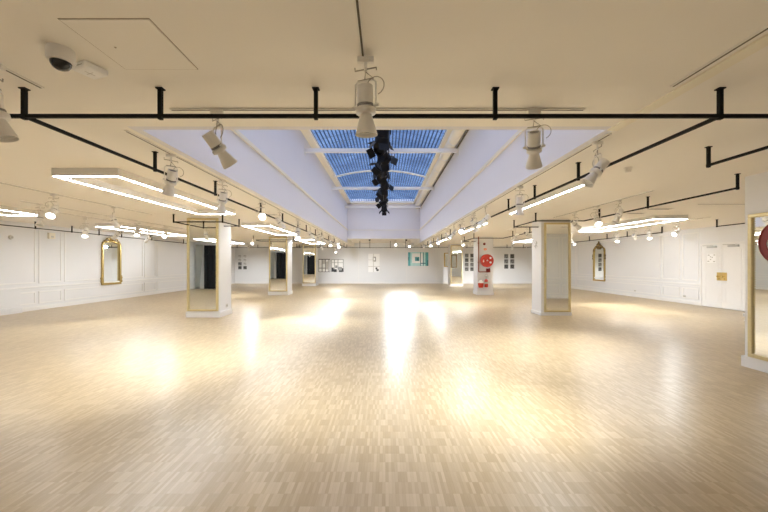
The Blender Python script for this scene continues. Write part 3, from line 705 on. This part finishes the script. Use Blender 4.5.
# ------------------------------------------------------------------ rectangular and straight tube lights
LH = 0.105
def light_frame(label, x0, x1, y0, y1, tone='diff'):
    t = thing('ceiling_light', label, 'ceiling light', ((x0+x1)/2, (y0+y1)/2, CEIL), group='rectangular tube lights')
    W, H, w = (x1-x0)/2, (y1-y0)/2, 0.055
    def ring(z0, z1, o_, i_):
        bm = nb(); box(bm, -W-o_, W+o_, -H-o_, -H+i_, z0, z1); box(bm, -W-o_, W+o_, H-i_, H+o_, z0, z1)
        box(bm, -W-o_, -W+i_, -H+i_, H-i_, z0, z1); box(bm, W-i_, W+o_, -H+i_, H-i_, z0, z1); return bm
    obj('housing', ring(-LH, 0, 0, w), 'plastic', t)
    obj('diffuser', ring(-LH-0.004, -LH, -0.012, w-0.012), tone, t)
def light_bar(label, x, y0, y1):
    t = thing('strip_light', label, 'ceiling light', (x, (y0+y1)/2, CEIL), group='straight tube lights')
    H = (y1-y0)/2
    obj('housing', box(nb(), -0.028, 0.028, -H, H, -LH, 0), 'plastic', t)
    obj('diffuser', box(nb(), -0.016, 0.016, -H+0.012, H-0.012, -LH-0.004, -LH), 'diff', t)
light_frame('rectangular tube light left of the skylight, nearest of its row', -4.41, -3.53, 4.62, 8.24)
light_frame('rectangular tube light left of the skylight, second of its row', -4.41, -3.53, 10.74, 14.25)
light_frame('rectangular tube light left of the skylight, third of its row', -4.41, -3.53, 17.0, 20.5)
light_frame('added rectangular tube light out of view, brightening what the mirrors reflect', -9.13, -8.25, -0.9, 2.7)  # added behind the view to brighten the near left mirror's reflection
light_frame('rectangular tube light at the left image edge, before the wall', -9.13, -8.25, 4.9, 8.47, 'diff_low')
light_frame('rectangular tube light above the gold mirror on the left wall', -9.13, -8.25, 11.0, 14.55, 'diff_low')
light_frame('rectangular tube light farthest along the left wall', -9.13, -8.25, 17.0, 20.5, 'diff_low')
light_frame('rectangular tube light right of the near right column', 7.0, 7.87, 9.1, 12.7)
light_frame('rectangular tube light behind the near right column, farther one', 7.0, 7.87, 15.6, 19.2)
light_bar('straight tube light right of the skylight, nearest of three', 2.92, 5.05, 8.2)
light_bar('straight tube light right of the skylight, middle of three', 2.92, 10.05, 13.3)
light_bar('straight tube light right of the skylight, farthest of three', 2.92, 15.6, 18.8)

# ------------------------------------------------------------------ small ceiling devices
t = thing('dome_camera', 'white dome security camera with dark dome on the near left ceiling', 'security camera', (-1.91, 2.06, CEIL))
obj('housing', lathe(nb(), [(0.0, 0), (0.064, 0), (0.067, -0.01), (0.068, -0.062), (0.062, -0.074), (0.052, -0.078), (0.0, -0.078)], 28), 'plastic', t, smooth=True)
bm = nb(); lathe(bm, [(0.051, -0.077), (0.049, -0.092), (0.038, -0.110), (0.020, -0.121), (0.0, -0.124)], 28); obj('dome', bm, 'dome', t, smooth=True)
t = thing('ceiling_sensor', 'flat white square sensor box beside the dome camera', 'sensor', (-1.895, 2.245, CEIL), rz=-0.35)
obj('cover', box(nb(), -0.072, 0.072, -0.072, 0.072, -0.042, 0), 'paper', t, bevel=0.016)
obj('label_slot', box(nb(), 0.0, 0.05, -0.0738, -0.072, -0.030, -0.026), 'grey', t)
bm = nb(); box(bm, -0.03, 0.03, -0.002, 0.002, -0.0432, -0.042); box(bm, -0.002, 0.002, -0.03, 0.03, -0.0432, -0.042); obj('cross_mark', bm, 'palegrey', t)
t = thing('access_panel', 'square access panel in the near left ceiling', 'panel', (-1.45, 2.035, CEIL))
bm = nb(); s = 0.235
for q in (-1, 1):
    box(bm, -s, s, q*s-0.0022, q*s+0.0022, -0.0012, 0); box(bm, q*s-0.0022, q*s+0.0022, -s, s, -0.0012, 0)
obj('panel_sheet', box(nb(), -s+0.004, s-0.004, -s+0.004, s-0.004, -0.004, 0), 'ceil', t); obj('joint', bm, 'seam', t)
obj('lock', cyl(nb(), (-0.12, 0.0, -0.006), (-0.12, 0.0, -0.004), 0.006, n=10), 'seam', t)
t = thing('smoke_detector', 'small white smoke detector on the right ceiling', 'smoke detector', (3.19, 4.6, CEIL))
obj('base', cyl(nb(), (0, 0, -0.012), (0, 0, 0), 0.05, n=20), 'plastic', t); obj('sensor_head', cyl(nb(), (0, 0, -0.06), (0, 0, -0.012), 0.032, 0.040, n=20), 'plastic', t, smooth=True)
for lab, x, y, w, h in (('pale flat air vent on the right ceiling, nearer', 6.3, 8.05, 0.55, 0.20), ('pale flat air vent on the right ceiling, farther', 6.25, 8.75, 0.45, 0.16), ('pale round-edged air vent on the left ceiling by the rail', -3.0, 9.0, 0.4, 0.2)):
    t = thing('air_vent', lab, 'vent', (x, y, CEIL), group='ceiling vents')
    obj('vent_frame', box(nb(), -w/2, w/2, -h/2, h/2, -0.012, 0), 'plastic', t, bevel=0.003)
    for k in range(3): obj('slat', box(nb(), -w/2+0.03, w/2-0.03, -h/2+0.03+k*h/4, -h/2+0.05+k*h/4, -0.016, -0.012), 'grey', t)
for i, (x, y) in enumerate(((-0.99, 22.0), (1.31, 22.0))):
    t = thing('mini_dome', 'tiny black dome on the far recess ceiling, %s' % ('left one' if i == 0 else 'right one'), 'security camera', (x, y, REC), group='tiny black domes')
    obj('mount', cyl(nb(), (0, 0, -0.03), (0, 0, 0), 0.07, n=16), 'blackdev', t); obj('dome', ball(nb(), (0, 0, -0.03), 0.062, 1, 1, 0.9), 'dome', t, smooth=True)
t = thing('wall_sensor', 'small beige box high on the left wall', 'sensor', (XL, 11.7, 2.42))
obj('case', box(nb(), 0, 0.07, -0.11, 0.11, -0.10, 0.10), 'cream', t, bevel=0.01); obj('lens_window', box(nb(), 0.07, 0.073, -0.05, 0.05, -0.06, 0.0), 'palegrey', t)
t = thing('wall_sensor', 'small grey round sensor high on the left wall near the image edge', 'sensor', (XL, 10.45, 2.28))
obj('case', cyl(nb(), (0, 0, 0), (0.05, 0, 0), 0.07, 0.05, n=16), 'palegrey', t, smooth=True); obj('lens_window', cyl(nb(), (0.05, 0, 0), (0.054, 0, 0), 0.03, n=12), 'grey', t)

# ------------------------------------------------------------------ black theatre lights under the skylight
tag(obj('lighting_pipe', cyl(nb(), (-0.06, 3.4, EYE+3.137), (-0.06, 18.0, EYE+3.137), 0.028, n=12), 'blackdev', smooth=True), 'black pipe hung below the skylight carrying theatre lights', 'pipe')
def theatre(label, x, y, ang, tilt):
    t = thing('theatre_light', label, 'theatre light', (x, y, EYE+3.137), ang, 'black theatre lights')
    bm = nb(); torus(bm, (0, 0, 0), 0.042, 0.014, 'Y', 14, 6); box(bm, -0.02, 0.02, -0.02, 0.02, -0.10, -0.03); obj('pipe_clamp', bm, 'blackdev', t)
    bm = nb(); tube(bm, [(-0.15, 0, -0.30), (-0.15, 0, -0.13), (0.15, 0, -0.13), (0.15, 0, -0.30)], 0.016, 6); obj('yoke', bm, 'blackdev', t)
    bm = nb(); lathe(bm, [(0.0, 0.17), (0.09, 0.16), (0.115, 0.10), (0.115, -0.06), (0.13, -0.07), (0.13, -0.16), (0.11, -0.16), (0.10, -0.10), (0.0, -0.10)], 18)
    h = obj('lamp_housing', bm, 'blackdev', t, smooth=True); h.location = (0, 0, -0.30); h.rotation_euler = (tilt, 0, 0)
    t.scale = (1.18, 1.18, 1.18)
    for k in range(4):
        a = k*PI/2; bm = nb(); mt = Matrix.Rotation(a, 4, 'Z') @ Matrix.Translation((0, 0.13, -0.16)) @ Matrix.Rotation(0.7, 4, 'X')
        bmesh.ops.create_cube(bm, size=1, matrix=mt @ Matrix.Translation((0, 0, -0.07)) @ Matrix.Diagonal((0.19, 0.006, 0.14, 1)))
        obj('barn_door', bm, 'blackdev', h)
    return t
ths = [(7.5, 0.3, 0.4), (8.35, 2.4, 0.9), (9.0, -0.6, 1.0), (9.7, 1.9, 0.7), (10.4, 0.2, 1.1), (11.2, 2.2, 0.8), (12.1, -0.4, 0.9), (13.1, 1.7, 0.7), (14.4, 0.5, 1.0), (15.8, 2.0, 0.8), (17.4, 0, 0.6)]
for i, (y, a, tl) in enumerate(ths):
    theatre('black theatre light with barn doors, %s from the camera under the skylight' % ordw(i), -0.06, y, a, tl)

# ------------------------------------------------------------------ fire equipment
def plate_with_holes(name, R, holes, th, m, parent, axis_rot, off):
    cu = bpy.data.curves.new(name, 'CURVE'); cu.dimensions = '2D'; cu.fill_mode = 'BOTH'; cu.extrude = th/2
    for (cx, cy, rx, ry) in [(0, 0, R, R)] + holes:
        sp = cu.splines.new('POLY'); n_ = 40 if rx == R else 18; sp.points.add(n_-1); sp.use_cyclic_u = True
        for i in range(n_):
            a = 2*PI*i/n_; sp.points[i].co = (cx+rx*math.cos(a), cy+ry*math.sin(a), 0, 1)
    tmp = bpy.data.objects.new(name, cu); C.objects.link(tmp); dg = bpy.context.evaluated_depsgraph_get()
    me = bpy.data.meshes.new_from_object(tmp.evaluated_get(dg)); bpy.data.objects.remove(tmp)
    me.materials.clear(); me.materials.append(M[m])
    me.transform(Matrix.Translation(off) @ axis_rot)
    o = bpy.data.objects.new(name, me); C.objects.link(o); o.parent = parent; return o
def hose_reel(label, loc, rz, R, wall_gap, tone='red'):
    """reel facing local -Y"""
    t = thing('hose_reel', label, 'hose reel', loc, rz, 'red hose reels')
    rot = Matrix.Rotation(PI/2, 4, 'X'); T = 0.13
    hs = [(-0.58*R, -0.06*R, 0.10*R, 0.22*R), (0.50*R, 0.42*R, 0.17*R, 0.15*R), (0.50*R, -0.28*R, 0.19*R, 0.16*R), (0.02*R, 0.02*R, 0.13*R, 0.11*R)]
    plate_with_holes('front_plate', R*0.97, hs, 0.006, tone, t, rot, (0, -T/2-wall_gap-T/2, 0))
    obj('back_plate', cyl(nb(), (0, -wall_gap, 0), (0, -wall_gap-0.006, 0), R*0.97, n=40), 'paper' if False else 'cream', t)
    obj('drum', cyl(nb(), (0, -wall_gap-0.006, 0), (0, -wall_gap-T+0.010, 0), R*0.80, n=36), 'paper', t, smooth=True)
    bm = nb(); torus(bm, (0, -wall_gap-T, 0), R*0.97, 0.013, 'Y', 40, 8); torus(bm, (0, -wall_gap, 0), R*0.97, 0.013, 'Y', 40, 8); obj('rim', bm, tone, t, smooth=True)
    bm = nb()
    for k in range(5): torus(bm, (0, -wall_gap-0.018-k*0.023, 0), R*0.88, 0.012, 'Y', 40, 6)
    obj('hose', bm, 'hose', t, smooth=True)
    obj('hub', cyl(nb(), (0, 0.0, 0), (0, -wall_gap-T-0.02, 0), 0.025, n=16), 'palegrey', t, smooth=True)
    return t
CX, CY = 4.37, 16.6
hose_reel('round red hose reel on the white column beyond the skylight\'s right side', (4.78, CY, 1.63), 0, 0.30, 0.05)
t = thing('water_pipe', 'maroon water pipe bent down the hose reel column', 'pipe', (CX+0.03, CY-0.075, CEIL))
bm = nb(); tube(bm, [(0, 0, 0), (0, 0, -1.0), (0, 0, -1.60), (0.006, 0, -1.645), (0.04, 0, -1.66), (0.44, 0, -1.66)], 0.024, 10); obj('tube', bm, 'pipe', t, smooth=True)
for z in (-0.3, -1.2): obj('wall_clip', box(nb(), -0.035, 0.035, -0.005, 0.075, z-0.015, z+0.015), 'pipe', t)
v = obj('valve_box', box(nb(), 0.36, 0.54, -0.06, 0.05, -1.685, -1.50), 'darkred', t, bevel=0.012); obj('nozzle', cyl(nb(), (0.44, -0.06, -1.58), (0.47, -0.16, -1.48), 0.025, 0.016, n=12), 'darkred', v, smooth=True)
t = thing('alarm_bell', 'small dark red alarm call point above the hose reel', 'alarm', (4.69, CY, 2.42))
obj('base', cyl(nb(), (0, 0, 0), (0, -0.03, 0), 0.06, n=18), 'darkred', t); obj('dome', ball(nb(), (0, -0.03, 0), 0.055, 1, 0.6, 1), 'darkred', t, smooth=True)
t = thing('safety_sticker', 'small orange safety sticker between alarm and hose reel', 'sign', (4.73, CY, 2.17))
obj('sheet', box(nb(), -0.065, 0.065, -0.006, 0, -0.045, 0.045), 'orange', t); obj('pictogram', box(nb(), -0.03, 0.03, -0.008, -0.006, -0.008, 0.012), 'paper', t)
def extinguisher(label, loc, r, h, white_top):
    t = thing('fire_extinguisher', label, 'fire extinguisher', loc, group='red fire extinguishers')
    m = 'red'
    obj('cylinder', lathe(nb(), [(0, 0), (r*0.9, 0.0), (r, 0.02), (r, h*0.48), (r*0.86, h*0.56), (r*0.3, h*0.62), (0, h*0.62)], 20), m, t, smooth=True)
    obj('instruction_label', lathe(nb(), [(r*1.01, h*0.26), (r*1.01, h*0.40)], 20), 'palegrey', t, smooth=True)
    bm = nb(); cyl(bm, (0, 0, h*0.61), (0, 0, h*0.80), r*0.34); box(bm, -r*0.3, r*0.9, -0.012, 0.012, h*0.80, h*0.84); box(bm, -r*0.3, r*0.8, -0.012, 0.012, h*0.72, h*0.75); obj('valve', bm, 'chrome', t)
    bm = nb(); tube(bm, [(-r*0.2, 0, h*0.76), (-r*0.8, -0.01, h*0.86), (-r*0.3, -0.015, h*0.99), (r*0.6, -0.015, h*0.97), (r*0.95, -0.02, h*0.84), (r*0.9, -0.03, h*0.64)], 0.014, 8); obj('hose', bm, 'blackdev' if not white_top else 'palegrey', t, smooth=True)
    obj('hanger', box(nb(), -0.03, 0.03, r*0.8, r+0.035, h*0.30, h*0.46), 'chrome', t)
    return t
extinguisher('tall slim red fire extinguisher hung under the hose reel', (4.745, CY-0.125, 0.38), 0.085, 0.62, True)
t = thing('fire_bucket', 'red bucket with white lid left of the fire extinguisher', 'bucket', (4.49, CY-0.145, 0.36))
obj('pail', lathe(nb(), [(0, 0), (0.085, 0.0), (0.12, 0.06), (0.135, 0.22), (0.125, 0.22), (0.11, 0.05), (0, 0.03)], 22), 'red', t, smooth=True)
obj('lid', lathe(nb(), [(0.138, 0.22), (0.13, 0.25), (0.07, 0.33), (0.03, 0.36), (0, 0.36)], 22), 'paper', t, smooth=True)
bm = nb(); tube(bm, [(-0.13, 0, 0.20), (-0.10, 0.06, 0.34), (0, 0.115, 0.40), (0.10, 0.06, 0.34), (0.13, 0, 0.20)], 0.006, 6); obj('handle', bm, 'chrome', t, smooth=True)
bm = nb(); cyl(bm, (0, 0.145, 0.40), (0, 0.10, 0.40), 0.012, n=8); obj('wall_hook', bm, 'chrome', t)

# near hose reel on a swing arm at the right edge
r = hose_reel('large red hose reel at the right edge, its red darkened for dim light', (5.12, 4.384, EYE+0.27), -PI/2, 0.295, 0.0, 'darkred')  # weaker light on this reel is put into its darker red
bm = nb(); tube(bm, [(0.38, 0.11, 0.0), (0.38, -0.03, 0.0), (0.0, -0.03, 0.0)], 0.02, 8); box(bm, 0.33, 0.43, 0.095, 0.11, -0.12, 0.12)
# local x runs towards world -Y here, local y towards world +X
obj('swing_arm', bm, 'darkred', r)

# ------------------------------------------------------------------ daylight, camera, view
w = bpy.data.worlds.new('dusk_sky'); bpy.context.scene.world = w; w.use_nodes = True
nt = w.node_tree; bg = nt.nodes['Background']
tc = nt.nodes.new('ShaderNodeTexCoord'); sx = nt.nodes.new('ShaderNodeSeparateXYZ'); rp = nt.nodes.new('ShaderNodeValToRGB')
nt.links.new(tc.outputs['Generated'], sx.inputs[0]); nt.links.new(sx.outputs[2], rp.inputs[0])
rp.color_ramp.elements[0].position = 0.0; rp.color_ramp.elements[0].color = (0.27, 0.46, 0.86, 1)
rp.color_ramp.elements[1].position = 0.50; rp.color_ramp.elements[1].color = (0.23, 0.38, 0.74, 1)
e = rp.color_ramp.elements.new(0.80); e.color = (3.6, 3.9, 5.0, 1)     # unseen zenith brightened to light the well walls
nt.links.new(rp.outputs[0], bg.inputs['Color']); bg.inputs['Strength'].default_value = 0.34

cam = bpy.data.cameras.new('camera'); co = bpy.data.objects.new('camera', cam); C.objects.link(co)
co.location = (0, 0, EYE); co.rotation_euler = (PI/2, 0, 0)
cam.sensor_width = 36; cam.lens = 350/768*36; cam.shift_x = -1.4/768; cam.shift_y = 7.4/768; cam.clip_start = 0.05; cam.clip_end = 100
S = bpy.context.scene; S.camera = co
S.view_settings.view_transform = 'Standard'; S.view_settings.look = 'None'; S.view_settings.gamma = 1; S.view_settings.use_curve_mapping = False
S.view_settings.exposure = 1.77
S.cycles.use_denoising = True; S.cycles.max_bounces = 12; S.cycles.diffuse_bounces = 7; S.cycles.glossy_bounces = 6; S.cycles.transparent_max_bounces = 8
S.cycles.sample_clamp_indirect = 8.0
